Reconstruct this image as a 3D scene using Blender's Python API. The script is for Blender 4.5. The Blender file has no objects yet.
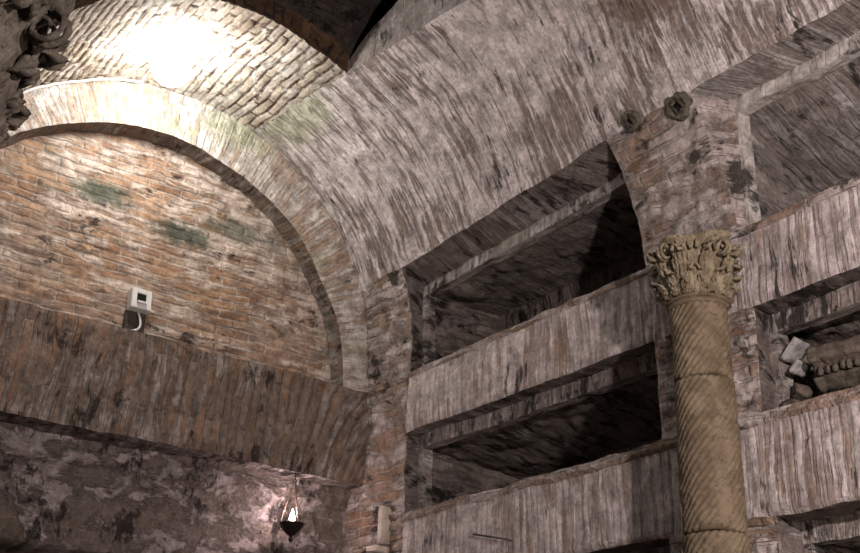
import bpy, bmesh, math, random
import numpy as np
from mathutils import Vector, Matrix
random.seed(4)
sc = bpy.context.scene
COL = sc.collection

# ---------------------------------------------------------------- camera
FPX, YAW, PITCH, ROLL = 1153.6, 0.63798, 0.42620, 0.02820
_cy, _sy, _cp, _sp = math.cos(YAW), math.sin(YAW), math.cos(PITCH), math.sin(PITCH)
_F = Vector((_sy*_cp, _cy*_cp, _sp)); _R = Vector((_cy, -_sy, 0)); _U = _R.cross(_F)
_c, _s = math.cos(ROLL), math.sin(ROLL)
_R2 = _c*_R + _s*_U; _U2 = -_s*_R + _c*_U
cd = bpy.data.cameras.new('camera'); cam = bpy.data.objects.new('camera', cd); COL.objects.link(cam)
M = Matrix.Identity(4)
for i in range(3):
    M[i][0] = _R2[i]; M[i][1] = _U2[i]; M[i][2] = -_F[i]
cam.matrix_world = M
cd.sensor_fit = 'HORIZONTAL'; cd.sensor_width = 36; cd.lens = 36*FPX/860; cd.clip_start = .02
sc.camera = cam

# ---------------------------------------------------------------- world and lights
w = bpy.data.worlds.new('world'); sc.world = w; w.use_nodes = True
bg = w.node_tree.nodes['Background']
bg.inputs['Color'].default_value = (.85, .80, .82, 1); bg.inputs['Strength'].default_value = .035
def lamp(name, loc, power, col, rad):
    l = bpy.data.lights.new(name, 'POINT'); l.energy = power; l.color = col; l.shadow_soft_size = rad
    o = bpy.data.objects.new(name, l); o.location = loc; COL.objects.link(o); return o
lamp('key_lamp', (1.3, -.15, 1.2), 280, (1, .86, .85), .05)
lamp('crossing_fill', (1.9, .35, .1), 38, (1, .84, .78), .15)  # added unseen fill, placed to brighten without catching the near capital
sc.view_settings.view_transform = 'Standard'
sc.view_settings.look = 'None'
sc.view_settings.exposure = 0.16
sc.view_settings.gamma = 1
sc.view_settings.use_curve_mapping = False

# ---------------------------------------------------------------- numeric noise
def _hash(i, j, k, seed):
    h = (i.astype(np.int64)*374761393 + j.astype(np.int64)*668265263 + k.astype(np.int64)*2147483647 + seed*974634777) & 0xffffffff
    h = ((h ^ (h >> 13))*1274126177) & 0xffffffff
    h = ((h ^ (h >> 16))*2246822519) & 0xffffffff
    return ((h ^ (h >> 15)) & 0xffffff)/float(0xffffff)
def noise(P, f, seed=0):
    """value noise in -1..1; P is (...,3)"""
    Q = P*f + 100.37; I = np.floor(Q).astype(np.int64); T = Q-I; T = T*T*(3-2*T)
    r = 0
    for a in (0, 1):
        for b in (0, 1):
            for c in (0, 1):
                wgt = (T[..., 0] if a else 1-T[..., 0])*(T[..., 1] if b else 1-T[..., 1])*(T[..., 2] if c else 1-T[..., 2])
                r = r + wgt*_hash(I[..., 0]+a, I[..., 1]+b, I[..., 2]+c, seed)
    return r*2-1
def D(P, amp=1.0):
    """the same small wander for every masonry surface, a function of place alone"""
    o = np.zeros_like(P)
    for c in range(3):
        o[..., c] = .008*noise(P, 4.1, c) + .0045*noise(P, 13, c+5) + .002*noise(P, 37, c+9)
    return P + o*amp
def V3(x, y, z):
    x, y, z = np.broadcast_arrays(np.asarray(x, float), np.asarray(y, float), np.asarray(z, float))
    return np.stack([x, y, z], -1)
def sstep(a, b, x):
    t = np.clip((x-a)/(b-a), 0, 1); return t*t*(3-2*t)
def brick_h(u, v, bw, rh, m, amp=.5, seed=1):
    """height field of the Brick Texture's layout, 0 in the joints to about 1"""
    row = np.floor(v/rh); off = np.where(row % 2 == 0, bw*.5, 0.); x = u+off; n = np.floor(x/bw); x = x-n*bw; y = v-row*rh
    d = np.minimum(np.minimum(x, bw-x), np.minimum(y, rh-y))
    rnd = _hash(row.astype(np.int64), n.astype(np.int64), np.zeros_like(row, dtype=np.int64), seed)
    return sstep(m*.4, m*1.6, d)*(1-amp+amp*rnd)

class MB:
    """collects grid patches into one mesh"""
    def __init__(s): s.v = []; s.f = []; s.uv = []; s.n = 0
    def grid(s, P, UV, keep=None, flip=False):
        a, b = P.shape[:2]; idx = np.arange(a*b).reshape(a, b) + s.n
        q = np.stack([idx[:-1, :-1], idx[1:, :-1], idx[1:, 1:], idx[:-1, 1:]], -1)
        if flip: q = q[..., ::-1]
        if keep is not None: q = q[keep]
        s.f.append(q.reshape(-1, 4)); s.v.append(P.reshape(-1, 3)); s.uv.append(UV.reshape(-1, 2)); s.n += a*b
        return s
    def build(s, name, mat, parent=None, smooth=True, recalc=False):
        V = np.concatenate(s.v); F = np.concatenate(s.f); UV = np.concatenate(s.uv)
        used = np.zeros(len(V), bool); used[F.ravel()] = True; mp = np.cumsum(used)-1; V = V[used]; UV = UV[used]; F = mp[F]
        me = bpy.data.meshes.new(name)
        me.vertices.add(len(V)); me.vertices.foreach_set('co', V.ravel())
        me.loops.add(F.size); me.loops.foreach_set('vertex_index', F.ravel())
        me.polygons.add(len(F)); me.polygons.foreach_set('loop_start', np.arange(len(F))*4)
        try: me.polygons.foreach_set('loop_total', np.full(len(F), 4))
        except Exception: pass
        ul = me.uv_layers.new(name='UVMap'); ul.data.foreach_set('uv', UV[F.ravel()].ravel())
        me.update(calc_edges=True); me.validate()
        me.polygons.foreach_set('use_smooth', np.full(len(me.polygons), smooth))
        me.materials.append(mat)
        o = bpy.data.objects.new(name, me); COL.objects.link(o)
        if parent: o.parent = parent
        return o
def warpuv(u, v, P, amp=.008, seed=20):
    return np.stack([u + amp*1.5*noise(P, 5, seed), v + amp*noise(P, 6, seed+1) + amp*.35*noise(P, 22, seed+2)], -1)
def quadpatch(mb, p00, p10, p11, p01, res=.02, disp=1.0, rough=0., uvrot=False, seed=40, flip=False):
    """bilinear patch between four corners, displaced by the shared noise"""
    p00, p10, p11, p01 = [np.array(p, float) for p in (p00, p10, p11, p01)]
    lu = max(np.linalg.norm(p10-p00), np.linalg.norm(p11-p01)); lv = max(np.linalg.norm(p01-p00), np.linalg.norm(p11-p10))
    nu = max(2, int(lu/res)+2); nv = max(2, int(lv/res)+2)
    u = np.linspace(0, 1, nu)[:, None, None]; v = np.linspace(0, 1, nv)[None, :, None]
    P = (1-u)*(1-v)*p00 + u*(1-v)*p10 + u*v*p11 + (1-u)*v*p01
    n = np.cross(p10-p00, p01-p00); n = n/np.linalg.norm(n)
    uu = np.broadcast_to(u[..., 0]*lu, P.shape[:2]); vv = np.broadcast_to(v[..., 0]*lv, P.shape[:2])
    UV = warpuv(vv, uu, P) if uvrot else warpuv(uu, vv, P)
    Q = D(P, disp)
    if rough:
        fade = np.minimum(np.minimum(u, 1-u)*lu, np.minimum(v, 1-v)*lv)[..., 0]; fade = sstep(0, .03, fade)
        Q = Q + n*((noise(P, 9, seed)*.6 + noise(P, 24, seed+1)*.4)*rough*fade)[..., None]
    mb.grid(Q, UV, flip=flip); return Q

# ---------------------------------------------------------------- materials
class NT:
    def __init__(s, name):
        s.m = bpy.data.materials.new(name); s.m.use_nodes = True; s.t = s.m.node_tree; s.t.nodes.clear()
        s.out = s.t.nodes.new('ShaderNodeOutputMaterial')
    def n(s, k, **kw):
        nd = s.t.nodes.new('ShaderNode'+k)
        for a, b in kw.items():
            if a.startswith('_'): setattr(nd, a[1:], b)
            else:
                key = a.replace('__', ' ')
                nd.inputs[int(key[1:]) if key[0] == 'i' and key[1:].isdigit() else key].default_value = b
        return nd
    def l(s, a, b): s.t.links.new(a, b)
    def noise(s, vec, scale, detail=4, rough=.55, sc3=None, off=(0, 0, 0), dist=0):
        mp = s.n('Mapping'); s.l(vec, mp.inputs['Vector'])
        if sc3: mp.inputs['Scale'].default_value = sc3
        mp.inputs['Location'].default_value = off
        nn = s.n('TexNoise', Scale=scale, Detail=detail, Roughness=rough, Distortion=dist); s.l(mp.outputs[0], nn.inputs['Vector'])
        return nn.outputs['Fac']
    def ramp(s, fac, a, b, lo=0., hi=1.):
        r = s.n('MapRange', _interpolation_type='SMOOTHSTEP'); s.l(fac, r.inputs['Value'])
        r.inputs['From Min'].default_value = a; r.inputs['From Max'].default_value = b
        r.inputs['To Min'].default_value = lo; r.inputs['To Max'].default_value = hi
        return r.outputs[0]
    def math(s, op, a, b):
        m = s.n('Math', _operation=op)
        for i, x in enumerate((a, b)):
            if hasattr(x, 'links'): s.l(x, m.inputs[i])
            else: m.inputs[i].default_value = x
        return m.outputs[0]
    def mix(s, fac, a, b, mode='MIX'):
        m = s.n('Mix', _data_type='RGBA', _blend_type=mode)
        for i, x in ((0, fac), (6, a), (7, b)):
            if hasattr(x, 'links'): s.l(x, m.inputs[i])
            elif i == 0: m.inputs[i].default_value = x
            else: m.inputs[i].default_value = (*x, 1)
        return m.outputs[2]
    def finish(s, col, height=None, bump=.5, dist=.01, rough=.9, **kw):
        b = s.n('BsdfPrincipled'); b.inputs['Roughness'].default_value = rough
        b.inputs['Specular IOR Level'].default_value = kw.get('spec', .25)
        if 'metal' in kw: b.inputs['Metallic'].default_value = kw['metal']
        if hasattr(col, 'links'): s.l(col, b.inputs['Base Color'])
        else: b.inputs['Base Color'].default_value = (*col, 1)
        if height is not None:
            bp = s.n('Bump', Strength=bump, Distance=dist); s.l(height, bp.inputs['Height']); s.l(bp.outputs[0], b.inputs['Normal'])
        s.l(b.outputs[0], s.out.inputs['Surface']); return s.m

def masonry(name, c1, c2, mortar, bw, rh, ms=.004, lime=None, lime_amt=.5, dark=(.03, .026, .022), dark_amt=.3,
            streak=(5, 40), moss=None, bump=.6, dist=.006, tone=None, brick_bump=1., zlime=None, c3=None, open_joints=False, patches=(), sw=.50):
    """old brickwork: bricks and joints, lime crust in streaks along the bricks, soot and damp spots"""
    t = NT(name); tc = t.n('TexCoord'); uv = tc.outputs['UV']; ob = tc.outputs['Object']
    br = t.n('TexBrick', Scale=1., Mortar__Size=ms, Mortar__Smooth=.5, Brick__Width=bw, Row__Height=rh, Bias=0.)
    br.inputs['Color1'].default_value = (*c1, 1); br.inputs['Color2'].default_value = (*c2, 1); br.inputs['Mortar'].default_value = (*c2, 1)
    t.l(uv, br.inputs['Vector'])
    col = br.outputs['Color']
    if c3:   # a few bricks of another firing
        k = t.noise(uv, 1., 2, .5, (1/bw*.9, 1/rh*.8, 1), (7, 3, 0)); col = t.mix(t.ramp(k, .52, .60, 0, .75), col, c3)
    shows = t.ramp(t.noise(ob, 7.5, 5, .65, None, (2, 9, 4)), .40, .56)          # where the joints are open and where they are smeared over
    joint = t.math('MULTIPLY', br.outputs['Fac'], shows)
    col = t.mix(joint, col, tuple(x*.45 for x in mortar) if open_joints else mortar)
    big = t.noise(ob, 2.6, 5, .6); col = t.mix(t.ramp(big, .42, .62, 0, .45), col, mortar)
    st = t.noise(uv, 1., 7, .68, (streak[0], streak[1], 1), (2, 5, 0), .3)
    st2 = t.noise(ob, 5.5, 7, .72, None, (3, 1, 2)); st3 = t.noise(ob, 1.7, 4, .6, None, (6, 2, 7))
    h = t.math('MULTIPLY', joint, -brick_bump)
    if lime:
        m1 = t.math('ADD', t.math('ADD', t.math('MULTIPLY', st, sw), t.math('MULTIPLY', st2, (1-sw)*.5)), t.math('MULTIPLY', st3, (1-sw)*.5))
        c = .60-.20*lime_amt
        lf = t.ramp(m1, c-.028, c+.028)
        limecol = t.mix(t.ramp(t.noise(ob, 11, 6, .75), .38, .62), lime, tuple(x*.66 for x in lime))
        col = t.mix(t.math('MULTIPLY', lf, .93), col, limecol)
        h = t.math('ADD', h, t.math('MULTIPLY', lf, .7))
    if moss:
        mf = t.ramp(t.noise(ob, 2.2, 5, .6, None, (9, 4, 1)), .60, .70, 0, .75); col = t.mix(mf, col, moss)
    for cen, rad, pc, str_ in patches:      # stains with a place and outline of their own
        mp = t.n('Mapping', _vector_type='TEXTURE'); mp.inputs['Location'].default_value = cen; mp.inputs['Scale'].default_value = rad; t.l(ob, mp.inputs['Vector'])
        ln = t.n('VectorMath', _operation='LENGTH'); t.l(mp.outputs[0], ln.inputs[0])
        e = t.math('ADD', ln.outputs['Value'], t.math('MULTIPLY', t.noise(ob, 16, 6, .75, None, (4, 4, 2)), 2.2))
        col = t.mix(t.ramp(e, 1.55, 2.25, str_, 0), col, pc)
    dk = t.noise(uv, 1., 7, .74, (streak[0]*2.1, streak[1]*.8, 1), (11, 8, 0), .3)
    dk2 = t.noise(ob, 3.3, 4, .6, None, (5, 5, 5))
    dm = t.math('ADD', t.math('MULTIPLY', dk, .6), t.math('MULTIPLY', dk2, .4))
    c = .665-.22*dark_amt
    df = t.ramp(dm, c-.022, c+.03, 0, .92); col = t.mix(df, col, dark)
    h = t.math('SUBTRACT', h, t.math('MULTIPLY', df, .6))
    grain = t.noise(ob, 60, 5, .75); mid = t.noise(ob, 17, 5, .7, None, (1, 7, 3))
    col = t.mix(1., col, t.mix(t.ramp(grain, .3, .7), (.72, .70, .70), (1.14, 1.13, 1.12)), 'MULTIPLY')
    col = t.mix(1., col, t.mix(t.ramp(mid, .32, .66), (.70, .68, .66), (1.12, 1.12, 1.12)), 'MULTIPLY')
    h = t.math('ADD', h, t.math('MULTIPLY', st, 1.1)); h = t.math('ADD', h, t.math('MULTIPLY', mid, 1.3)); h = t.math('ADD', h, t.math('MULTIPLY', grain, .45))
    return t.finish(col, h, bump, dist)

def stone(name, c1, c2, c3=None, scale=8, bump=.5, dist=.006, sc3=None, rough=.85, dark=None):
    t = NT(name); tc = t.n('TexCoord'); ob = tc.outputs['Object']
    a = t.noise(ob, scale, 6, .65, sc3); b = t.noise(ob, scale*4, 6, .7, None, (3, 3, 1))
    col = t.mix(t.ramp(a, .35, .65), c1, c2)
    if c3: col = t.mix(t.ramp(b, .52, .66, 0, .7), col, c3)
    if dark: col = t.mix(t.ramp(t.noise(ob, scale*1.7, 6, .75, None, (8, 1, 4)), .56, .66, 0, .85), col, dark)
    h = t.math('ADD', a, t.math('MULTIPLY', b, .6))
    return t.finish(col, h, bump, dist, rough)

LIME = (.56, .50, .465); LIMEB = (.80, .735, .71)
M_vault = masonry('vault_plastered_brick', (.19, .145, .12), (.29, .23, .19), (.42, .37, .34), .24, .034, .005, LIMEB, .64, (.05, .038, .032), .32, (3.6, 34), bump=.9, dist=.009, brick_bump=.5, sw=.52, patches=(((2.68, 2.35, 2.76), (.16, .22, .14), (.17, .12, .085), .8), ((2.32, 4.25, 3.0), (.16, .3, .12), (.40, .43, .28), .7)))
M_wall = masonry('wall_right_brick', (.25, .16, .105), (.36, .265, .205), (.40, .35, .31), .26, .05, .007, LIME, .56, (.05, .042, .035), .42, (3, 12), bump=1., dist=.012, moss=(.20, .18, .15), brick_bump=.8)
M_band = masonry('limed_soldier_brick', (.27, .21, .175), (.36, .30, .26), (.42, .38, .36), .42, .034, .005, (.62, .56, .54), .66, (.045, .036, .032), .34, (2.2, 30), bump=.7, dist=.006, c3=(.29, .195, .145), brick_bump=.7)
M_lun = masonry('lunette_brick', (.30, .175, .10), (.42, .28, .175), (.40, .34, .285), .17, .042, .006, (.66, .56, .47), .44, (.06, .045, .038), .36, (4, 20), bump=.8, dist=.008, c3=(.20, .125, .085), moss=(.13, .145, .115), patches=(((1.565, 4.64, 2.50), (.17, .3, .07), (.09, .105, .075), .9), ((1.99, 4.64, 2.42), (.17, .3, .07), (.075, .09, .065), .9), ((2.25, 4.64, 2.53), (.17, .3, .07), (.13, .14, .10), .8)))
M_crown = masonry('crown_brick', (.36, .31, .23), (.52, .47, .38), (.16, .10, .07), .15, .045, .007, (.60, .56, .49), .40, (.07, .04, .03), .34, (9, 20), bump=.7, dist=.005, moss=(.30, .33, .20), open_joints=True)
M_ring = masonry('arch_voussoir_brick', (.34, .24, .17), (.46, .36, .28), (.44, .38, .32), .40, .040, .006, (.68, .64, .58), .52, (.06, .045, .035), .26, (3, 26), bump=.8, dist=.008, moss=(.33, .35, .22), patches=(((2.15, 4.53, 3.0), (.22, .2, .12), (.38, .42, .27), .7), ((1.55, 4.53, 3.03), (.2, .2, .05), (.38, .42, .27), .6)))
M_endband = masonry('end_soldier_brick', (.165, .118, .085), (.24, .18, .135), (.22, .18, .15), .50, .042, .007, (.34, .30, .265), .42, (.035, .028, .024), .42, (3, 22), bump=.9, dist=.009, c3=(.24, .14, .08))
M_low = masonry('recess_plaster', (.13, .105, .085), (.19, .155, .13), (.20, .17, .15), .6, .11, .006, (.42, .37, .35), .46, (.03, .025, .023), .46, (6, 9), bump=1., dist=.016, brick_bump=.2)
M_soffit = masonry('niche_soffit', (.13, .105, .09), (.21, .175, .155), (.22, .19, .17), .3, .05, .006, (.36, .33, .31), .42, (.02, .017, .014), .48, (3, 20), bump=.9, dist=.01, brick_bump=.5)
M_grey = masonry('open_niche_lining', (.20, .17, .15), (.28, .245, .22), (.26, .23, .21), .3, .05, .006, (.42, .395, .37), .5, (.04, .035, .026), .44, (3, 18), bump=.9, dist=.01, brick_bump=.5)
M_palecurb = masonry('open_niche_frame_plaster', (.30, .27, .24), (.38, .35, .31), (.34, .31, .29), .3, .05, .004, (.66, .63, .58), .75, (.05, .045, .035), .40, (4, 20), bump=.8, dist=.008, brick_bump=.4)
M_inner = masonry('niche_inner', (.20, .17, .14), (.28, .24, .20), (.15, .13, .115), .3, .06, .006, (.26, .24, .215), .36, (.012, .011, .010), .52, (3, 20), bump=.9, dist=.012, brick_bump=.5)
M_shaftdark = masonry('shaft_unlit_dark_brick', (.045, .035, .028), (.07, .055, .045), (.04, .035, .03), .2, .045, .006, (.12, .11, .09), .12, (.01, .01, .01), .5, (6, 14), bump=.8, dist=.01)  # unlit gloom of the shaft put into a near-black brick colour
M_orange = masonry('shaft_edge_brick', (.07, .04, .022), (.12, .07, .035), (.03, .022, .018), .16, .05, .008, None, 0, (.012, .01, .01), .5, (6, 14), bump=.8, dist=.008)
M_curb = masonry('niche_frame_plaster', (.24, .20, .17), (.32, .28, .25), (.30, .27, .25), .3, .05, .004, (.52, .48, .45), .5, (.04, .034, .028), .48, (4, 26), bump=.8, dist=.008, brick_bump=.5)
M_shaft = stone('column_marble', (.125, .092, .056), (.215, .17, .11), (.085, .064, .048), 16, .9, .009, rough=.8, dark=(.06, .045, .034))
M_cap = stone('capital_marble', (.17, .135, .085), (.36, .30, .20), (.11, .085, .06), 34, 1., .010, dark=(.04, .03, .022))
M_frag = stone('dark_carved_fragment', (.085, .068, .052), (.165, .135, .105), (.06, .047, .038), 26, .9, .008, dark=(.03, .024, .018))
M_capdark = stone('backlit_capital_stone', (.045, .037, .028), (.105, .088, .066), (.03, .025, .019), 26, 1., .010, dark=(.03, .025, .02))  # stone colour lowered to carry the near capital's backlit shade
M_floor = stone('floor_slabs', (.12, .10, .09), (.18, .155, .14), (.09, .08, .07), 5, .5, .01)
M_pale = stone('pale_fragment', (.44, .37, .29), (.56, .50, .43), (.30, .25, .20), 18, .6, .006)
M_white = stone('white_plaster_fragment', (.26, .25, .235), (.40, .385, .37), (.15, .13, .11), 18, .5, .005)
M_rust = stone('rust_dark_iron', (.035, .03, .024), (.07, .06, .045), (.09, .085, .06), 40, .8, .004)
M_mossm = stone('greenish_mortar', (.075, .068, .048), (.15, .135, .10), (.045, .04, .03), 45, .9, .006)
t = NT('box_white_plastic'); M_box = t.finish((.62, .60, .57), None, rough=.5)
t = NT('box_black_glass'); M_blk = t.finish((.012, .014, .012), None, rough=.25)
t = NT('dark_bronze'); tc = t.n('TexCoord'); M_bronze = t.finish((.03, .022, .02), t.noise(tc.outputs['Object'], 60, 4, .6), .3, .002, .45, metal=.6)
t = NT('brass_chain'); M_chain = t.finish((.10, .07, .05), None, rough=.5, metal=.7)
t = NT('grey_conduit'); M_cond = t.finish((.55, .54, .52), None, rough=.5)
def emis(name, col, s):
    t = NT(name); e = t.n('Emission', Strength=s); e.inputs[0].default_value = (*col, 1); t.l(e.outputs[0], t.out.inputs['Surface']); return t.m
M_bulb = emis('lamp_glow', (1, .98, .96), 120)
M_flame = emis('flame_glow', (1, .86, .80), 26)
t = NT('clear_glass'); b = t.n('BsdfPrincipled', Roughness=.05, IOR=1.45); b.inputs['Transmission Weight'].default_value = 1; t.l(b.outputs[0], t.out.inputs['Surface']); M_glass = t.m

def struct(o): o['kind'] = 'structure'; return o
def tag(o, label, cat, group=None):
    o['label'] = label; o['category'] = cat
    o['kind'] = 'thing'
    if group: o['group'] = group
    return o
def empty(name, loc, label, cat, group=None):
    o = bpy.data.objects.new(name, None); o.location = loc; o.empty_display_size = .05; COL.objects.link(o)
    return tag(o, label, cat, group)

# ---------------------------------------------------------------- right wall with its burial niches
W = 3.0; YE = 4.54; CX, CZ, R = 1.88, 1.97, 1.12
T1, T2 = 1.835, 2.372      # upper niche bottom / top (arc-length height)
HOLES = [(2.67, 4.18, T1, T2), (2.66, 4.19, 1.165, 1.54), (2.65, 4.12, .47, .83),
         (.75, 2.25, T1, T2), (.75, 2.215, 1.165, 1.54), (.75, 2.2, .47, .83)]
def lean(Y, T):
    """the pier leans back as it rises and the upper openings climb a little towards the crossing"""
    g = np.clip((T-1.84)/.53, 0, 1)*(1-sstep(2.5, 3.3, T))
    dY = .095*g*sstep(1.7, 2.2, Y)*(1-sstep(2.67, 3.6, Y)); dT = .055*g*np.clip((4.2-Y)/1.5, 0, 1.15)
    return Y+dY, T+dT
def base(Y, T):
    Y, T = lean(Y, T)
    a = np.clip((T-CZ)/R, 0, 9)
    return V3(np.where(T < CZ, W, CX+R*np.cos(a)), Y, np.where(T < CZ, T, CZ+R*np.sin(a)))
def normal(Y, T):
    Y, T = lean(Y, T)
    a = np.clip((T-CZ)/R, 0, 9); return V3(-np.cos(a), 0*Y, -np.sin(a))
def holedist(Y, T):
    d = np.full(np.broadcast(Y, T).shape, 9.)
    for y0, y1, t0, t1 in HOLES:
        dy = np.maximum(np.maximum(y0-Y, Y-y1), 0); dt = np.maximum(np.maximum(t0-T, T-t1), 0); d = np.minimum(d, np.hypot(dy, dt))
    return d
def isband(T): return np.maximum(sstep(1.53, 1.545, T)*(1-sstep(1.83, 1.845, T)), sstep(.825, .84, T)*(1-sstep(1.16, 1.175, T)))
def S(Y, T):
    Y, T = np.broadcast_arrays(np.asarray(Y, float), np.asarray(T, float))
    B = base(Y, T); N = normal(Y, T); b = isband(T)
    fade = sstep(0, .03, holedist(Y, T))*sstep(0, .03, YE-Y)
    bandY = b*(1-sstep(4.17, 4.21, Y))
    h = .012*bandY
    wu = warpuv(Y, T, B); wb = warpuv(Y, T, B, .003)
    rb = brick_h(wu[..., 0], wu[..., 1], .30, .05, .006, .8)*.016*(1-sstep(2.2, 2.5, T))*(1-bandY)
    rv = (brick_h(wb[..., 1]*.75+.25*wu[..., 1], wb[..., 0], .24, .034, .005, .9)*.006+.006*noise(B, 11, 93))*sstep(2.2, 2.5, T)
    rs = brick_h(wb[..., 1], wb[..., 0], .42, .034, .005, .6)*.005*bandY
    lipc = np.maximum(sstep(1.80, 1.815, T)*(1-sstep(1.835, 1.85, T)), sstep(1.12, 1.135, T)*(1-sstep(1.165, 1.18, T)))*(Y < 4.2)
    h = h + lipc*(.008+.012*noise(B*np.array([1, 1, 2.]), 11, 91))
    rub = (.014*noise(B, 14, 60) + .012*noise(B, 27, 61))*(1-bandY)*(1-sstep(2.0, 2.5, T))
    h = h + (rb + rs + rv + rub)*fade
    return D(B) + N*h[..., None]
def lines(lo, hi, brk, res):
    pts = sorted(set([lo, hi] + [b for b in brk if lo < b < hi])); out = []
    for a, b in zip(pts[:-1], pts[1:]):
        n = max(1, round((b-a)/res)); out += list(np.linspace(a, b, n+1)[:-1])
    return np.array(out+[hi])
yb = [h[0] for h in HOLES]+[h[1] for h in HOLES]; tb = [h[2] for h in HOLES]+[h[3] for h in HOLES]+[1.54, 1.835, 1.165, .83]
Yl = np.concatenate([lines(-.2, 1.6, yb, .04)[:-1], lines(1.6, 4.78, yb, .0105)])
Tl = np.concatenate([lines(-1.6, .4, tb, .05)[:-1], lines(.4, T2, tb, .0105)])
Yg, Tg = np.meshgrid(Yl, Tl, indexing='ij')
P = S(Yg, Tg); B = base(Yg, Tg)
cy_, ct_ = (Yl[:-1]+Yl[1:])/2, (Tl[:-1]+Tl[1:])/2
CY, CT = np.meshgrid(cy_, ct_, indexing='ij')
keep = np.ones_like(CY, bool)
for y0, y1, t0, t1 in HOLES: keep &= ~((CY > y0) & (CY < y1) & (CT > t0) & (CT < t1))
bandc = (isband(CT) > .5) & (CY < 4.185) & ~((CT > 1.808) & (CT < 1.85)) & ~((CT > 1.128) & (CT < 1.17))
mb = MB().grid(P, warpuv(Yg, Tg, B), keep & ~bandc, flip=True)
wall_right = struct(mb.build('wall_right', M_wall))
UVb = warpuv(Tg, Yg, B, .003)
mb = MB().grid(P, UVb, keep & bandc & (CT > 1.5), flip=True); mb.build('brick_band', M_band, wall_right)
mb = MB().grid(P, UVb, keep & bandc & (CT < 1.3), flip=True); mb.build('brick_band', M_band, wall_right)

def sedge(ya, ta, yb_, tb_):
    n = max(3, int(max(abs(yb_-ya), abs(tb_-ta))/.0105)+1); s = np.linspace(0, 1, n)
    return S(ya+(yb_-ya)*s, ta+(tb_-ta)*s)
def reveal(mb, front, back, flip=False, along=True, nv=14):
    """surface from a displaced front edge to a straight back edge"""
    n = len(front); s = np.linspace(0, 1, n)[:, None]; b0, b1 = np.array(back[0], float), np.array(back[1], float)
    bk = D(b0*(1-s)+b1*s); v = np.linspace(0, 1, nv)[None, :, None]
    P = front[:, None]*(1-v) + bk[:, None]*v
    P[:, 1:-1] += (.005*noise(P, 15, 77))[:, 1:-1, None]
    L = np.linalg.norm(b1-b0); dpt = np.linalg.norm(bk[n//2]-front[n//2])
    uu = np.broadcast_to(s*L, (n, nv)); vv = np.broadcast_to(v[..., 0]*dpt, (n, nv))
    mb.grid(P, warpuv(vv, uu, P) if along else warpuv(uu, vv, P), flip=flip)
def niche(y0, y1, t0, t1, xf, xb, zt, zi, zc, zcb, y1b, splay_l=0., splay_r=0., yi0=None, yi1=None, lift=0., fw=.03, ms_=None, mi=None, mf=None, mj=None):
    """a stepped burial niche: outer reveal to xf at height zt, frame dropping to zi, chamber behind with ceiling zc..zcb"""
    z0 = t0-.0
    yl, yr = y1-splay_l, y0+splay_r                       # frame plane corners (yl the far/left one)
    m = MB(); reveal(m, sedge(y0, t1, y1, t1), ((xf, yr, zt+lift), (xf, yl, zt)))       # outer soffit
    m.build('niche_soffit', ms_ or M_soffit, wall_right)
    m = MB(); reveal(m, sedge(y1, t0, y1, t1), ((xf, yl, z0), (xf, yl, zt))); reveal(m, sedge(y0, t0, y0, t1), ((xf, yr, z0), (xf, yr, zt+lift)))
    reveal(m, sedge(y0, t0, y1, t0), ((xf, yr, z0), (xf, yl, z0)))
    m.build('niche_jamb', mj or M_soffit, wall_right)
    ya, yb2 = (yi0 if yi0 else yr+.02), (yi1 if yi1 else yl-fw)
    m = MB(); quadpatch(m, (xf, yr, zt+lift), (xf, yl, zt), (xf, yl, zi), (xf, yr, zi+lift), .015, uvrot=True, rough=.004)      # lintel face
    quadpatch(m, (xf, yr, zi+lift), (xf, yl, zi), (xf+.05, yl, zi), (xf+.05, yr, zi+lift), .02)
    quadpatch(m, (xf+.05, yr, zi+lift), (xf+.05, yl, zi), (xf+.05, yl, zc), (xf+.05, yr, zc+lift), .02)
    m.build('lintel', mf or M_curb, wall_right)
    m = MB(); quadpatch(m, (xf, yb2, z0), (xf, yl, z0), (xf, yl, zi), (xf, yb2, zi), .012, rough=.006)
    quadpatch(m, (xf, yb2, z0), (xf+.06, yb2, z0), (xf+.06, yb2, zi), (xf, yb2, zi), .012)
    quadpatch(m, (xf, yr, z0), (xf, ya, z0), (xf, ya, zi), (xf, yr, zi), .012)
    quadpatch(m, (xf, ya, z0), (xf+.06, ya, z0), (xf+.06, ya, zi), (xf, ya, zi), .012)
    m.build('niche_frame', mf or M_curb, wall_right)
    x1 = xf+.05; m = MB()
    quadpatch(m, (x1, y0-.05, zc+lift), (x1, y1+.02, zc), (xb, y1b, zcb), (xb, y0-.05, zcb), .02, rough=.02, uvrot=True)   # ceiling
    quadpatch(m, (xb, y0-.05, z0), (xb, y1b, z0), (xb, y1b, zcb), (xb, y0-.05, zcb), .02, rough=.012, uvrot=True)      # back
    quadpatch(m, (x1, y1+.02, z0), (xb, y1b, z0), (xb, y1b, zcb), (x1, y1+.02, zc), .015, rough=.02)
    quadpatch(m, (x1, y0-.05, z0), (xb, y0-.05, z0), (xb, y0-.05, zcb), (x1, y0-.05, zc), .02, rough=.02)
    quadpatch(m, (x1-.05, y0-.05, z0), (x1-.05, y1+.02, z0), (xb, y1b, z0), (xb, y0-.05, z0), .03, rough=.01)          # bed
    m.build('niche_chamber', mi or M_inner, wall_right)
niche(2.67, 4.18, T1, T2, 3.06, 3.55, 2.305, 2.25, 2.27, 2.27, 4.18, 0, 0, lift=.045)
niche(2.66, 4.19, 1.165, 1.54, 3.075, 3.62, 1.54, 1.475, 1.50, 1.42, 4.1, 0, 0)
niche(2.65, 4.12, .47, .83, 3.11, 3.62, .83, .76, .79, .72, 4.05)
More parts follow.
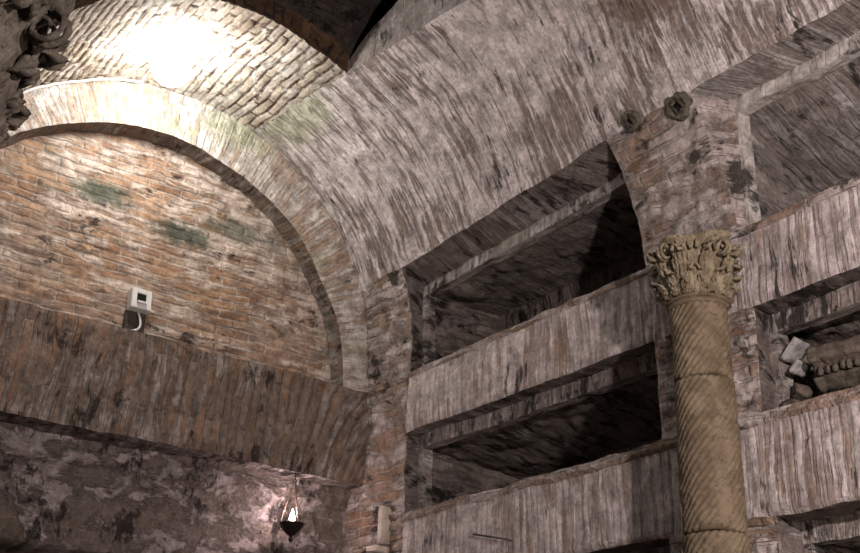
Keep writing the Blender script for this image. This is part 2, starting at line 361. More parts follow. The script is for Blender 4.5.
niche(.75, 2.25, T1, T2, 3.03, 3.55, 2.385, 2.33, 2.345, 2.10, 2.22, .02, 0, fw=.016, ms_=M_grey, mi=M_grey, mf=M_palecurb, mj=M_wall)
niche(.75, 2.215, 1.165, 1.54, 3.10, 3.62, 1.545, 1.475, 1.50, 1.42, 2.2, -.02, 0, fw=.03)
niche(.75, 2.2, .47, .83, 3.12, 3.62, .83, .76, .79, .72, 2.15)

# ---------------------------------------------------------------- vault (ceiling)
def hole_edge_angle(Y):      # right edge of the light shaft / crown bricks
    X = np.interp(Y, [2.3, 2.95, 3.5, 3.89, 4.12, 4.54], [2.42, 2.375, 2.325, 2.29, 2.27, 2.235])
    return np.arccos((X-CX)/R)
Yl2 = lines(-.2, YE, [1.6, 2.4], .0125); a0 = (T2-CZ)/R
def vault_patch(Ys, A0, A1, n, seed=1):
    k = np.linspace(0, 1, n)[None, :]; Yg = np.broadcast_to(Ys[:, None], (len(Ys), n)); Ag = A0[:, None]*(1-k)+A1[:, None]*k
    T = CZ+Ag*R; return Yg, T
e1 = hole_edge_angle(Yl2); e1 = np.where(Yl2 < 2.4, math.pi, e1)
mb = MB()
ys = Yl2[Yl2 >= 2.4]; Yg, Tg = vault_patch(ys, np.full(len(ys), a0), hole_edge_angle(ys), 80)
mb.grid(S(Yg, Tg), warpuv(Tg, Yg, base(Yg, Tg), .004), flip=True)
ys = np.append(Yl2[Yl2 < 2.4], 2.4)[::2]; ys = np.append(ys[ys < 2.39], 2.4); Yg, Tg = vault_patch(ys, np.full(len(ys), a0), np.full(len(ys), math.pi*.62), 120)
mb.grid(S(Yg, Tg), warpuv(Tg, Yg, base(Yg, Tg), .004), flip=True)
ceiling = struct(mb.build('ceiling', M_vault))
# crown: big bricks laid along the vault, between the end wall and the light shaft
def crown(Y, a, h=0.):
    return V3(CX+(R+.0-h)*np.cos(a), Y, CZ+(R+.0-h)*np.sin(a))
ys = lines(3.78, YE, [], .006); k = np.linspace(0, 1, 330)
aL = math.pi-.45; Yg = np.broadcast_to(ys[:, None], (len(ys), 330)); eg = hole_edge_angle(ys)[:, None]
Ag = eg*(1-k)+aL*k; Yg = YE-(YE-Yg)*(1+.11*k); Bp = crown(Yg, Ag); uvw = warpuv(Yg, Ag*R, Bp, .0035)
bh = brick_h(uvw[..., 0], uvw[..., 1], .15, .045, .006, .35, 3)
hh = (.008*bh-.003+.003*noise(Bp, 13, 95))*sstep(0, .02, Ag-eg+.004)
P = D(Bp) + V3(-np.cos(Ag), 0*Ag, -np.sin(Ag))*hh[..., None]
mb = MB().grid(P, uvw); mb.build('crown_brickwork', M_crown, ceiling)
# edge course of the crown facing the shaft, and the shaft above it
m = MB()
aa = np.linspace(float(hole_edge_angle(3.78)), aL, 140)[:, None]; rr = np.linspace(0, .11, 8)[None, :]
Pg = V3(CX+(R+rr)*np.cos(aa), 3.78-.084*(aa-aa[0])/(aa[-1]-aa[0])+0*rr, CZ+(R+rr)*np.sin(aa)); Pg = D(Pg)
m.grid(Pg, warpuv(rr+0*aa+.3, aa*R+0*rr, Pg)); m.build('shaft_edge_course', M_orange, ceiling)
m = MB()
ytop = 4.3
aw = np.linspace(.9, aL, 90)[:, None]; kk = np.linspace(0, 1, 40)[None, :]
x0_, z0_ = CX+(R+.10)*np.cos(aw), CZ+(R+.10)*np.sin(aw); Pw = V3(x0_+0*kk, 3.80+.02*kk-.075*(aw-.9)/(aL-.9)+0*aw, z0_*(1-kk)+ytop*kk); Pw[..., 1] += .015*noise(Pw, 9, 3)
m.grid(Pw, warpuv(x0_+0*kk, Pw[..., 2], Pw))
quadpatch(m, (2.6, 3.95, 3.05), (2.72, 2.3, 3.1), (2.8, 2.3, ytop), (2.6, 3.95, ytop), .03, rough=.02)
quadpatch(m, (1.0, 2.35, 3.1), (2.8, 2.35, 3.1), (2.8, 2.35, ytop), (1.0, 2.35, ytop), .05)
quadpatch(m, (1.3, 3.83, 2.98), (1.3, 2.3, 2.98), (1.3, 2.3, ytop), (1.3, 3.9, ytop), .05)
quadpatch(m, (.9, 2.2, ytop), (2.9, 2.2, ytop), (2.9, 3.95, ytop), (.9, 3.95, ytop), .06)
m.build('light_shaft', M_shaftdark, ceiling)
# pale curb on the right edge of the shaft
ys = lines(2.36, 3.81, [], .012); n = 24; eA = hole_edge_angle(ys); k = np.linspace(0, 1, n)[None, :]
top = np.interp(ys, [2.4, 2.95, 3.43, 3.65, 3.81], [.42, .34, .235, .15, .055])[:, None]
E0 = S(ys, CZ+eA*R)[:, None]; Pg = E0 + V3(0*k+0*top, 0, 1.*k*top) ; Pg[:, 1:] += (.004*noise(Pg, 12, 5))[:, 1:, None]
mb = MB().grid(Pg, warpuv((k*top), ys[:, None]+0*k, Pg))
back = Pg[:, -1:, :] + np.linspace(0, .4, 8)[None, :, None]*np.array([1, 0, .02])
mb.grid(back, np.zeros(back.shape[:2]+(2,))); mb.build('shaft_curb', M_curb, ceiling)
# left haunch of the vault and left wall behind the left column (mirrors the right)
m = MB(); ys = lines(3.3, YE, [], .03); a = np.linspace(math.pi-.46, math.pi, 24)[None, :]
Pg = D(V3(CX+R*np.cos(a), ys[:, None], CZ+R*np.sin(a))); m.grid(Pg, warpuv(a*R+0*ys[:, None], ys[:, None]+0*a, Pg))
quadpatch(m, (.76, 3.3, -1.6), (.76, YE, -1.6), (.76, YE, 1.97), (.76, 3.3, 1.97), .04, rough=.01)
struct(m.build('wall_left', M_wall))

# ---------------------------------------------------------------- end wall: lunette, brick arch, beam, recess
icx, icz, ir = 1.814, 1.79, 1.05
def inner(s):   # s 0..1 from right foot to left foot
    L1 = .0; th = s*math.pi; return icx+ir*np.cos(th), icz+ir*np.sin(th)
n = 420; th = np.linspace(-.0, math.pi, n)
ix, iz = icx+ir*np.cos(th), icz+ir*np.sin(th)
ddx, ddz = np.cos(th), np.sin(th); bq = ddx*(icx-CX)+ddz*(icz-CZ); tq = -bq+np.sqrt(bq*bq-((icx-CX)**2+(icz-CZ)**2-R*R))
ox, oz = icx+tq*ddx, icz+tq*ddz
lowr = (oz < CZ) & (ddx > 0); lowl = (oz < CZ) & (ddx < 0)
oz = np.where(lowr, icz+(3.0-icx)*np.tan(th), oz); ox = np.where(lowr, 3.0, ox)
oz = np.where(lowl, icz+(.76-icx)*np.tan(th), oz); ox = np.where(lowl, .76, ox)
ix = np.concatenate([[icx+ir]*4, ix, [icx-ir]*4]); iz = np.concatenate([[1.72, 1.74, 1.76, 1.78], iz, [1.78, 1.76, 1.74, 1.72]])
ox = np.concatenate([[3.0, 3.0, 3., 3.], ox, [.76]*4]); oz = np.concatenate([[1.72, 1.74, 1.76, 1.78], oz, [1.78, 1.76, 1.74, 1.72]])
arcl = np.concatenate([[0], np.cumsum(np.hypot(np.diff((ix+ox)/2), np.diff((iz+oz)/2)))])[:, None]
k = np.linspace(0, 1, 26)[None, :]
Yf = 4.54
Bp = V3(ix[:, None]*(1-k)+ox[:, None]*k, Yf, iz[:, None]*(1-k)+oz[:, None]*k)
wd = np.hypot(ox-ix, oz-iz)[:, None]; uvr = warpuv(k*wd+.05, arcl+0*k, Bp, .005)
hb = brick_h(uvr[..., 0], uvr[..., 1], .40, .040, .006, .7, 5)*.005*sstep(0, .12, k)*sstep(0, .12, 1-k)
P = D(Bp); P[..., 1] -= hb
m = MB().grid(P, uvr); 
# soffit of the arch
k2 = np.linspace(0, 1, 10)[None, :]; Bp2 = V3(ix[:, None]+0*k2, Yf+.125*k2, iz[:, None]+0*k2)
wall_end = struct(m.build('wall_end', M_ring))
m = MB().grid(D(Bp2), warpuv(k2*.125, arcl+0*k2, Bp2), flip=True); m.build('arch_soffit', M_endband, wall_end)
# lunette
xs = np.arange(.72, 2.95, .007)[:, None]; zs = np.arange(1.70, 2.90, .007)[None, :]
Bp = V3(xs+0*zs, 4.66, zs+0*xs); uvl = warpuv(xs+0*zs, zs+0*xs, Bp, .004)
hb = brick_h(uvl[..., 0], uvl[..., 1], .17, .042, .006, .7, 8)*.005 + .005*noise(Bp*np.array([1, 1, 2.]), 6, 66) + .005*noise(Bp*np.array([.8, 1, 2.]), 22, 67)
P = D(Bp); P[..., 1] -= hb
MB().grid(P, uvl).build('lunette', M_lun, wall_end)
# beam of upright bricks below the lunette
xs = np.arange(.74, 3.02, .009)[:, None]; zs = np.linspace(1.362, 1.826, 54)[None, :]
fan = (xs-2.3)*np.clip((xs-2.3), 0, 1)*.9*(zs-1.36)
Bp = V3(xs+0*zs, 4.525, zs+0*xs-.0); uvb = warpuv(zs+0*xs, xs+0*zs-fan-.06*(zs-1.36), Bp, .008)
hb = (brick_h(uvb[..., 0], uvb[..., 1], .5, .042, .006, .6, 9)*.009 + .009*noise(Bp, 9, 71))*sstep(0, .03, zs-1.362)*sstep(0, .03, 1.826-zs)
P = D(Bp); P[..., 1] -= hb
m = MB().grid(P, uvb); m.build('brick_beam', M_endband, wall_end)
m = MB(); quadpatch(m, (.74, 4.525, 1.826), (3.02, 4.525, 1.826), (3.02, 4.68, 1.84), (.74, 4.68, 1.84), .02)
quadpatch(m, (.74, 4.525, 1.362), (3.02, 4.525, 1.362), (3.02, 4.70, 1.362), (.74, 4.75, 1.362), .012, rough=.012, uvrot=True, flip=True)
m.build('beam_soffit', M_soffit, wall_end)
# recessed wall under the beam, with a rough lip of plaster near the top
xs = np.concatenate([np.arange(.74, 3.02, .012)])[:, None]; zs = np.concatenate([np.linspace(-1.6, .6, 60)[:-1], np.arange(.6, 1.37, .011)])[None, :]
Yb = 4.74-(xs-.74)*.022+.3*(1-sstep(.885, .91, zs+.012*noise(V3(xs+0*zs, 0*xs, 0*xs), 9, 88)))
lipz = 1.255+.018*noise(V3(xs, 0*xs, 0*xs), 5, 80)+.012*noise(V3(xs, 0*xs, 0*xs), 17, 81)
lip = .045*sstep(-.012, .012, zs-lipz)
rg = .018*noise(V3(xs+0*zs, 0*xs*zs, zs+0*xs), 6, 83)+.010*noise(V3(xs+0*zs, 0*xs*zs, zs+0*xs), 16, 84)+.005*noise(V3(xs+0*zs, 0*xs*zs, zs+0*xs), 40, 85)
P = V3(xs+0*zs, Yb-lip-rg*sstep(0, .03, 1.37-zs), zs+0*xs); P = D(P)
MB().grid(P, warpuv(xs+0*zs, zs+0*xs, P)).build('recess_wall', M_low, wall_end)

# floor
m = MB(); quadpatch(m, (-2.5, -2.5, -1.6), (3.7, -2.5, -1.6), (3.7, 5, -1.6), (-2.5, 5, -1.6), .08, disp=.5)
struct(m.build('floor', M_floor))

# ================================================================ things
def obj_from_bm(name, bm, mat, parent=None, smooth=True):
    bmesh.ops.recalc_face_normals(bm, faces=bm.faces[:])
    me = bpy.data.meshes.new(name); bm.to_mesh(me); bm.free()
    for p in me.polygons: p.use_smooth = smooth
    me.materials.append(mat); o = bpy.data.objects.new(name, me); COL.objects.link(o)
    if parent: o.parent = parent
    return o
def tube(bm, pts, r, seg=8, closed=False):
    pts = [Vector(p) for p in pts]; rings = []
    for i, p in enumerate(pts):
        a = pts[i-1] if (i > 0 or closed) else p; b = pts[(i+1) % len(pts)] if (i < len(pts)-1 or closed) else p
        d = (b-a).normalized(); x = d.orthogonal().normalized() if i == 0 else (x - d*x.dot(d)).normalized(); y = d.cross(x)
        rad = r[i] if isinstance(r, (list, tuple)) else r
        rings.append([bm.verts.new(p + (x*math.cos(q)+y*math.sin(q))*rad) for q in [2*math.pi*j/seg for j in range(seg)]])
    m = len(rings)
    for i in range(m if closed else m-1):
        A, Bq = rings[i], rings[(i+1) % m]
        for j in range(seg): bm.faces.new((A[j], A[(j+1) % seg], Bq[(j+1) % seg], Bq[j]))
    if not closed:
        bm.faces.new(rings[0][::-1]); bm.faces.new(rings[-1])
def lathe(bm, prof, seg=32, cx=0, cy=0):
    rings = [[bm.verts.new((cx+r*math.cos(2*math.pi*j/seg), cy+r*math.sin(2*math.pi*j/seg), z)) for j in range(seg)] for r, z in prof]
    for A, Bq in zip(rings[:-1], rings[1:]):
        for j in range(seg): bm.faces.new((A[j], A[(j+1) % seg], Bq[(j+1) % seg], Bq[j]))
    bm.faces.new(rings[0][::-1]); bm.faces.new(rings[-1])
def box(bm, lo, hi, bev=0., mat=None):
    r = bmesh.ops.create_cube(bm, size=1); vs = r['verts']
    for v in vs:
        v.co = Vector([lo[i]+(hi[i]-lo[i])*(v.co[i]+.5) for i in range(3)])
    if mat is not None:
        for v in vs: v.co = mat @ v.co
    if bev:
        es = {e for v in vs for e in v.link_edges}; bmesh.ops.bevel(bm, geom=list(es), offset=bev, segments=2, affect='EDGES')
def roughen(bm, amp, f, seed=0):
    co = np.array([v.co[:] for v in bm.verts]); 
    o = np.stack([noise(co, f, seed+c)+.5*noise(co, f*2.7, seed+c+3) for c in range(3)], -1)*amp
    for v, d in zip(bm.verts, o): v.co += Vector(d)
def np_grid_obj(name, P, mat, parent, closed_u=True, caps=True):
    bm = bmesh.new(); a, b = P.shape[:2]
    vs = [[bm.verts.new(P[i, j]) for j in range(b)] for i in range(a)]
    for i in range(a-1):
        for j in range(b if closed_u else b-1): bm.faces.new((vs[i][j], vs[i][(j+1) % b], vs[i+1][(j+1) % b], vs[i+1][j]))
    if caps: bm.faces.new(vs[0][::-1]); bm.faces.new(vs[-1])
    return obj_from_bm(name, bm, mat, parent)

# ---------------------------------------------------------------- columns and capitals
def acanthus(bm, ang, z0, r0, h, wid, curl, fold=.35, seed=0, prof=None):
    """one carved leaf: lobed outline, raised midrib, tip curling out and over"""
    nu, nv = 15, 16; g = []
    rnd = random.Random(seed)
    for i in range(nv):
        v = i/(nv-1)
        # centre line: rises along the bell then bends outwards
        if v < .68: zz = z0+h*v*1.25; out = r0(zz)+.006+.012*v
        else:
            q = (v-.68)/.32*2.5; zz = z0+h*.85+curl*math.sin(q)*.75; out = r0(min(zz, z0+h*.85))+.015+curl*(1-math.cos(q))
        lob = .72+.28*abs(math.cos(v*math.pi*3.5)); wv = wid*(math.sin(math.pi*min(1, .22+.70*v))**.6)*lob
        row = []
        for j in range(nu):
            u = j/(nu-1)*2-1
            a = ang+u*wv/max(out, .05)
            rel = .010*(1-abs(u))**.7 + .0065*math.cos(u*math.pi*4.5)*(.6+.4*math.cos(v*math.pi*7)) - fold*.012*u*u
            rr = out+rel; row.append((rr*math.cos(a), rr*math.sin(a), zz - .018*abs(u)**1.5*(1 if v > .3 else v/.3)))
        g.append(row)
    F_ = [[bm.verts.new(p) for p in r] for r in g]
    Bk = [[bm.verts.new((p[0]*.90, p[1]*.90, p[2]-.003)) for p in r] for r in g]
    for i in range(nv-1):
        for j in range(nu-1):
            bm.faces.new((F_[i][j], F_[i][j+1], F_[i+1][j+1], F_[i+1][j])); bm.faces.new((Bk[i+1][j], Bk[i+1][j+1], Bk[i][j+1], Bk[i][j]))
    for i in range(nv-1):
        bm.faces.new((F_[i+1][0], Bk[i+1][0], Bk[i][0], F_[i][0])); bm.faces.new((F_[i][-1], Bk[i][-1], Bk[i+1][-1], F_[i+1][-1]))
    for j in range(nu-1):
        bm.faces.new((F_[-1][j], F_[-1][j+1], Bk[-1][j+1], Bk[-1][j])); bm.faces.new((F_[0][j+1], F_[0][j], Bk[0][j], Bk[0][j+1]))
def make_capital(parent, mat, z0, H, rn, rt, rot=0., broken=0., seed=1):
    bell = lambda z: rn+(rt-rn)*(max(0, min(1, (z-z0)/H))**1.7)
    bm = bmesh.new()
    lathe(bm, [(rn*.96, z0-.002)]+[(bell(z0+H*q/16), z0+H*q/16) for q in range(15)]+[(rt*.7, z0+H*.93)], 48)
    for k in range(8): acanthus(bm, rot+k*math.pi/4, z0+.004, bell, H*.42, rn*.38, .019*H/.24, seed=k)
    for k in range(8): acanthus(bm, rot+(k+.5)*math.pi/4, z0+.02, bell, H*.70, rn*.36, .024*H/.24, seed=k+9)
    for k in range(4):                                   # corner volutes with their stalks
        a = rot+math.pi/4+k*math.pi/2+math.pi/8*0
        for sgn in (-1, 1):
            pts = []; rad = []
            for i in range(30):
                q = i/29
                if q < .45: r_ = bell(z0+H*.45+H*.4*q/.45)+.012+.03*q; z_ = z0+H*(.45+.42*q/.45); da = sgn*(.34*(1-q/.45)+.05)
                else:
                    s = (q-.45)/.55*2*math.pi*1.25; rs = .034*H/.24*(1-.72*(q-.45)/.55)
                    r_ = rt+.012+.0*s+rs*math.sin(s)*1.0; z_ = z0+H*.87-.034*H/.24+rs*math.cos(s); da = sgn*.05
                pts.append((r_*math.cos(a+da), r_*math.sin(a+da), z_)); rad.append((.0085-.004*q)*H/.24)
            tube(bm, pts, rad, 7)
    for k in range(4):                                   # inner helices and rosettes
        a = rot+k*math.pi/2
        for sgn in (-1, 1):
            pts = [((bell(z0+H*.8)+.012)*math.cos(a+sgn*(.09+.045*math.cos(s)*(1-s/9))), (bell(z0+H*.8)+.012)*math.sin(a+sgn*(.09+.045*math.cos(s)*(1-s/9))), z0+H*.76+.02*math.sin(s)*(1-s/9)*H/.24) for s in [i*.35 for i in range(20)]]
            tube(bm, pts, .006*H/.24, 6)
    for k in range(16): acanthus(bm, rot+(k+.25)*math.pi/8, z0+.0, bell, H*.24, rn*.20, .012*H/.24, seed=k+30)
    for k in range(8): acanthus(bm, rot+(k+.5)*math.pi/4, z0+H*.42, bell, H*.46, rn*.26, .016*H/.24, seed=k+50)
    roughen(bm, .0026, 70, seed); roughen(bm, .003, 26, seed+7)
    body = obj_from_bm('capital', bm, mat, parent)
    bm = bmesh.new(); n = 64; rings = []                 # abacus with four concave sides
    for zz, kk in ((H*.88, .93), (H*.93, .97), (H*.95, 1.0), (H*1.0, 1.03), (H*1.03, 1.03)):
        ring = []
        for j in range(n):
            a = 2*math.pi*j/n; c = abs(math.cos(2*(a-math.pi/4))) if True else 0
            rr = rt*(.90+.36*c**2.2)*kk if True else rt
            b_ = a+rot; w_ = 1.
            if broken: w_ = 1-broken*max(0, noise(np.array([[math.cos(b_)*1.3+seed, math.sin(b_)*1.3, .3]]), 1.6, seed)[0]*.5+.35)
            ring.append(bm.verts.new((rr*w_*math.cos(b_), rr*w_*math.sin(b_), z0+zz)))
        rings.append(ring)
    for A, Bq in zip(rings[:-1], rings[1:]):
        for j in range(n): bm.faces.new((A[j], A[(j+1) % n], Bq[(j+1) % n], Bq[j]))
    bm.faces.new(rings[0][::-1]); bm.faces.new(rings[-1]); bmesh.ops.subdivide_edges(bm, edges=bm.edges[:], cuts=1)
    roughen(bm, .004, 30, seed+4)
    obj_from_bm('abacus', bm, mat, body)
    return body
def spiral_drum(parent, z0, z1, rad, mat, seed=0, flutes=24, amp=.0042, twist=9.2):
    nz = max(10, int((z1-z0)/.006)); na = 240; zz = np.linspace(z0, z1, nz)[:, None]; aa = np.linspace(0, 2*np.pi, na, endpoint=False)[None, :]
    r = rad(zz)+amp*(np.abs(np.cos(.5*(flutes*aa - flutes*twist*zz)))**.8*2-1)
    lip = .004*np.exp(-((zz-z0)/.006)**2)*0-.006*np.exp(-((z1-zz)/.006)**2)-.006*np.exp(-((zz-z0)/.006)**2)
    P = V3(r*np.cos(aa), r*np.sin(aa), zz+0*aa); w_ = .003*noise(P, 22, seed)+.002*noise(P, 50, seed+1)
    wob = (.003*np.sin(3*aa+seed)+.0015*np.sin(7*aa+2*seed))*(np.abs(zz-z0) < .2)
    r2 = r+lip+w_; P = V3(r2*np.cos(aa), r2*np.sin(aa), zz+wob*(1 if True else 0)+0*aa)
    return np_grid_obj('drum', P, mat, parent)
colx, coly = 2.80, 2.285
col = empty('spiral_column', (colx, coly, -1.6), 'slender spiral-fluted marble column with leafy capital standing before the brick pier', 'column')
zb = 1.6
rad = lambda z: .089+(1.5+zb-z)*.0030
ZN = 1.515+zb
spiral_drum(col, 1.245+zb, ZN, rad, M_shaft, 1); spiral_drum(col, .755+zb, 1.24+zb, lambda z: rad(z)+.0022, M_shaft, 2); spiral_drum(col, .16, .75+zb, lambda z: rad(z)+.004, M_shaft, 3)
bm = bmesh.new(); tor = [(.08, ZN-.028)]+[(.092+.009*math.sin(math.pi*i/6), ZN-.026+.016*i/6) for i in range(7)]+[(.094, ZN-.008)]+[(.095+.008*math.sin(math.pi*i/6), ZN-.008+.014*i/6) for i in range(7)]+[(.08, ZN+.008)]
lathe(bm, tor, 64); roughen(bm, .0012, 40); obj_from_bm('neck_ring', bm, M_shaft, col)
bm = bmesh.new(); lathe(bm, [(.15, .0), (.15, .05)]+[(.125+.022*math.sin(math.pi*i/8), .05+.05*i/8) for i in range(9)]+[(.115, .105), (.115, .12)]+[(.108+.014*math.sin(math.pi*i/6), .12+.035*i/6) for i in range(7)]+[(.10, .165)], 64)
obj_from_bm('column_base', bm, M_shaft, col)
make_capital(col, M_cap, ZN+.005, .205, .097, .120, .684, .30, 1)

lcx, lcy = .30, 1.92
lc = empty('leaf_capital_column', (lcx, lcy, -1.6), 'dark near column with scrolled leafy capital cut off by upper left corner', 'column')
bm = bmesh.new(); lathe(bm, [(.15, 0), (.15, .06), (.13, .09), (.115, .12), (.11, 1.2), (.11, 2.59)], 48); obj_from_bm('shaft', bm, M_capdark, lc)
bm = bmesh.new(); lathe(bm, [(.10, 2.56)]+[(.115+.012*math.sin(math.pi*i/6), 2.57+.03*i/6) for i in range(7)]+[(.11, 2.60)], 48); obj_from_bm('neck_ring', bm, M_capdark, lc)
make_capital(lc, M_capdark, 2.64, .29, .125, .185, .15, .1, 5)

# ---------------------------------------------------------------- lamp high on the crown, with its conduit
LX, LY, LZ = 1.612, 4.14, 2.92
lt = empty('ceiling_lamp', (LX, LY, 3.06), 'glaring round lamp fixed to the crown of the vault', 'lamp')
bm = bmesh.new(); lathe(bm, [(.022, .02), (.022, -.006), (.006, -.010), (.006, -.055), (.022, -.06), (.030, -.075), (.028, -.085)], 32); obj_from_bm('lamp_housing', bm, M_box, lt)
bm = bmesh.new(); bmesh.ops.create_uvsphere(bm, u_segments=32, v_segments=20, radius=.082)
for v in bm.verts: v.co.z = v.co.z*.9-.145
obj_from_bm('glowing_globe', bm, M_bulb, lt)
cpts = [D(V3(CX+(R-.012)*math.cos(a), 4.515, CZ+(R-.012)*math.sin(a))).tolist() for a in np.linspace(math.pi-.42, 1.80, 40)] + [(LX+.01, 4.45, 3.068), (LX, 4.3, 3.066), (LX, 4.185, 3.058)]
bm = bmesh.new(); tube(bm, cpts, .0065, 8)
tag(obj_from_bm('conduit', bm, M_cond), 'thin pale electric conduit running along the top of the brick arch to the glaring lamp', 'conduit')

# ---------------------------------------------------------------- white box on the lunette
bx = empty('wall_box_light', (1.80, 4.635, 1.955), 'small white box with a black square window standing in the brick lunette', 'box')
tilt = Matrix.Rotation(math.radians(-6), 4, 'X')
hw, hh_, dp = .047, .050, .055
bm = bmesh.new()
for lo, hi in (((-hw, -dp, 0), (-.022, 0, 2*hh_)), ((.022, -dp, 0), (hw, 0, 2*hh_)), ((-.022, -dp, .075), (.022, 0, 2*hh_)), ((-.022, -dp, 0), (.022, 0, .030)), ((-.022, -.012, .03), (.022, 0, .075))):
    box(bm, lo, hi, .003, tilt)
obj_from_bm('housing', bm, M_box, bx, False)
bm = bmesh.new(); box(bm, (-.0215, -.050, .034), (.0215, -.040, .0745), 0, tilt); obj_from_bm('window', bm, M_blk, bx, False)
bm = bmesh.new(); box(bm, (-.022, -dp-.004, .024), (.022, -.02, .033), .001, tilt @ Matrix.Translation((0, -.008, 0))); obj_from_bm('sill', bm, M_box, bx, False)
bm = bmesh.new(); box(bm, (-.050, -.012, -.105), (.046, .01, .005), .004); roughen(bm, .0015, 40); obj_from_bm('back_plate', bm, M_rust, bx, False)
bm = bmesh.new(); pts = [(.0, -.02, .0), (.006, -.03, -.02), (.014, -.034, -.05), (.014, -.036, -.07), (.004, -.04, -.088), (-.014, -.045, -.100), (-.034, -.05, -.108)]
tube(bm, pts, .0055, 8); obj_from_bm('cable', bm, M_box, bx)

# ---------------------------------------------------------------- hanging oil lamp
OX, OY, OZ = 2.64, 4.56, 1.118
ol = empty('hanging_oil_lamp', (OX, OY, 1.362), 'lit dark oil lamp hanging on fine chains below the brick beam', 'lamp')
zo = OZ-1.362
bm = bmesh.new(); lathe(bm, [(.004, zo-.075), (.008, zo-.07), (.011, zo-.062), (.006, zo-.054), (.010, zo-.046), (.022, zo-.038), (.036, zo-.024), (.049, zo-.008), (.056, zo+.006), (.058, zo+.010), (.055, zo+.011), (.045, zo+.002)], 40); obj_from_bm('bowl', bm, M_bronze, ol)
bm = bmesh.new(); lathe(bm, [(.002, zo+.004), (.009, zo+.014), (.0135, zo+.028), (.011, zo+.045), (.005, zo+.062), (.001, zo+.078)], 20); obj_from_bm('flame', bm, M_flame, ol)
for k in range(3):
    a = .5+k*2*math.pi/3; bm = bmesh.new(); p0 = Vector((.054*math.cos(a), .054*math.sin(a), zo+.01)); p1 = Vector((.004*math.cos(a), .004*math.sin(a), -.045)); nl = 20
    for i in range(nl):
        c = p0.lerp(p1, (i+.5)/nl); d = (p1-p0).normalized(); sx = d.orthogonal().normalized() if i % 2 else d.cross(d.orthogonal()).normalized()
        tube(bm, [c+d*(.0075*math.cos(q))+sx*(.0035*math.sin(q)) for q in [j*math.pi/4 for j in range(8)]], .0012, 4, True)
    obj_from_bm('chain', bm, M_chain, ol)
bm = bmesh.new(); tube(bm, [(0, 0, .02), (0, 0, -.03)]+[(.008*math.sin(q), 0, -.038+.008*math.cos(q)) for q in [i*.6 for i in range(9)]], .0025, 6); obj_from_bm('hook', bm, M_bronze, ol)
lamp('oil_lamp_glow', (OX-.01, OY-.01, OZ+.06), 4.2, (1, .76, .78), .014)

# ---------------------------------------------------------------- small things on the right wall
def wall_frame(Y, T, out=0.):
    p = S(np.array([Y]), np.array([T]))[0]; n = normal(np.array([Y]), np.array([T]))[0]; return Vector(p)+Vector(n)*out, Vector(n)
def socket(Y, T, label, seed, r, rot):
    p, n = wall_frame(Y, T); q = n.to_track_quat('Z', 'Y').to_matrix().to_4x4() @ Matrix.Rotation(rot, 4, 'Z')
    e = empty('iron_socket', p, label, 'socket', 'iron sockets set in the vault above the pier'); e.matrix_world = Matrix.Translation(p) @ q
    bm = bmesh.new(); lathe(bm, [(r*1.02, -.02), (r, .004), (r*.86, .013), (r*.66, .018), (r*.5, .016), (r*.42, .004), (r*.40, -.012)], 40); bmesh.ops.subdivide_edges(bm, edges=bm.edges[:], cuts=1)
    roughen(bm, .012, 26, seed); roughen(bm, .004, 70, seed+1); obj_from_bm('mortar_collar', bm, M_mossm, e)
    bm = bmesh.new(); s = r*.42
    for lo, hi in (((-s, -s*1.4, -.02), (-s*.62, s*1.4, .022)), ((s*.62, -s*1.4, -.02), (s, s*1.4, .022)), ((-s*.62, s*1.05, -.02), (s*.62, s*1.4, .022)), ((-s*.62, -s*1.4, -.02), (s*.62, -s*1.05, .022)), ((-s*.7, -s*1.1, -.02), (s*.7, s*1.1, .004))): box(bm, lo, hi, .002)
    roughen(bm, .001, 60, seed+3); obj_from_bm('iron_box', bm, M_rust, e)
SOCK = [(2.53, 2.385), (2.31, 2.345)]
socket(*SOCK[0], 'rusty iron socket nearest the right end of the upper burial niche', 3, .046, .2)
socket(*SOCK[1], 'rusty iron socket in greenish mortar above the column capital, the right one of two', 8, .052, .5)
bm = bmesh.new(); tube(bm, [(3.02, 3.66, .995), (2.965, 3.655, .99), (2.962, 3.54, .962), (2.965, 3.44, .936), (3.02, 3.44, .935)], .004, 6)
tag(obj_from_bm('iron_rod', bm, M_rust), 'thin rusty iron rod stapled across the lower brick band', 'rod')
def rock(name, loc, size, mat, label, cat, rot=(0, 0, 0), seed=0, group=None, amp=.12):
    bm = bmesh.new(); box(bm, [-x/2 for x in size], [x/2 for x in size], min(size)*.12)
    bmesh.ops.subdivide_edges(bm, edges=[e for e in bm.edges if e.calc_length() > min(size)*.3], cuts=4, use_grid_fill=True)
    roughen(bm, min(size)*amp, 1.2/max(size)*2, seed); roughen(bm, min(size)*amp*.4, 60, seed+5)
    o = obj_from_bm(name, bm, mat); o.location = loc; o.rotation_euler = rot; return tag(o, label, cat, group)
rock('stone_block', (2.975, 4.305, 1.13), (.06, .035, .17), M_pale, 'pale upright stone block jutting from the rough corner beside the lower niche', 'stone', (.05, .0, .1), 3)
rock('stone_block', (2.965, 4.335, 1.022), (.07, .085, .03), M_pale, 'pale flat stone bedded under the upright block in the rough corner', 'stone', (.1, 0, 0), 9)

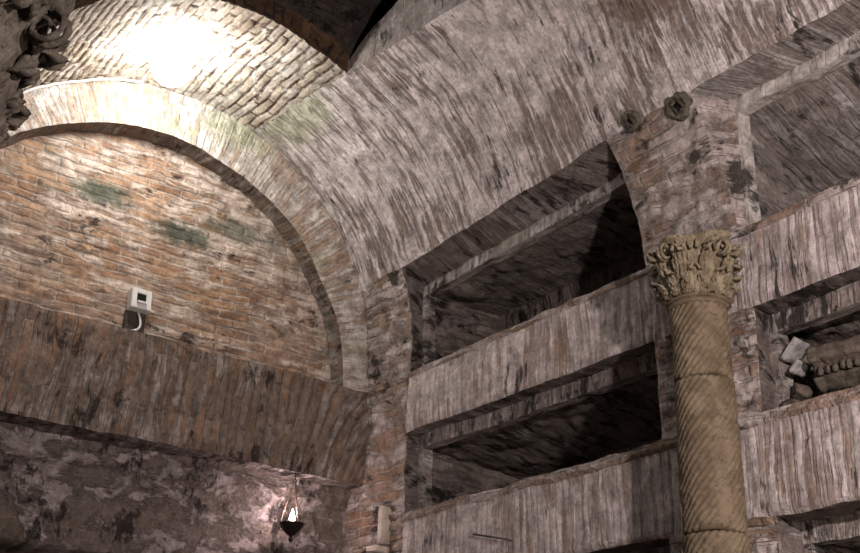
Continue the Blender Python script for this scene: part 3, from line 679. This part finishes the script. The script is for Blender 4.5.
frag = dict(cat='stone', group=None)
def cornice(name, loc, prof, L, mat, label, rot, seed, teeth=True):
    """a broken length of carved cornice: moulded profile (x, z) swept along Y, with a row of dentils"""
    bm = bmesh.new(); n = 26; rings = []
    for i in range(n):
        y = -L/2+L*i/(n-1); rings.append([bm.verts.new((x, y, z)) for x, z in prof])
    k = len(prof)
    for A, Bq in zip(rings[:-1], rings[1:]):
        for j in range(k): bm.faces.new((A[j], A[(j+1) % k], Bq[(j+1) % k], Bq[j]))
    bm.faces.new(rings[0][::-1]); bm.faces.new(rings[-1])
    if teeth:
        for i in range(int(L/.026)): box(bm, (-.070, -L/2+.006+i*.026, .045), (-.045, -L/2+.022+i*.026, .072), .003)
    bmesh.ops.subdivide_edges(bm, edges=bm.edges[:], cuts=1); roughen(bm, .004, 28, seed); roughen(bm, .002, 80, seed+3)
    o = obj_from_bm(name, bm, mat); o.location = loc; o.rotation_euler = rot; return tag(o, label, 'stone')
cornice('carved_stone', (3.175, 1.97, 1.235), [(.07, 0), (.07, .135), (-.085, .135), (-.088, .118), (-.078, .110), (-.080, .092), (-.062, .084), (-.052, .074), (-.050, .044), (-.060, .038), (-.045, .020), (-.030, 0)], .25, M_frag, 'brown carved cornice stone with a row of teeth lying in the right niche', (.03, .0, .10), 21)
rock('stone_block', (3.185, 1.97, 1.195), (.12, .22, .05), M_capdark, 'dark flat stone under the carved cornice stone', 'stone', (.03, 0, .1), 25)
rock('plaster_slab', (3.14, 2.165, 1.40), (.10, .016, .085), M_white, 'white broken plaster slab leaning at the left end of the right niche', 'slab', (.75, .0, .15), 23, amp=.22)
rock('plaster_slab', (3.13, 2.15, 1.335), (.07, .012, .05), M_white, 'smaller white broken plaster slab beside the carved cornice stone', 'slab', (.85, .1, -.1), 24, amp=.22)
for i, (dx, y, z, sz, lb) in enumerate(((3.12, 2.185, 1.20, .055, 'round brown rubble stone at the left end of the right niche'), (3.13, 2.115, 1.19, .038, 'small brown rubble stone under the white plaster slabs'), (3.14, 2.16, 1.255, .045, 'brown rubble stone lying on the others under the white slab'))):
    rock('rubble_stone', (dx, y, z), (sz*1.1, sz*1.25, sz*.8), M_capdark if i == 1 else M_frag, lb, 'stone', (.2*i, .3, .5*i), 30+i, 'rubble stones in the right niche', .16)
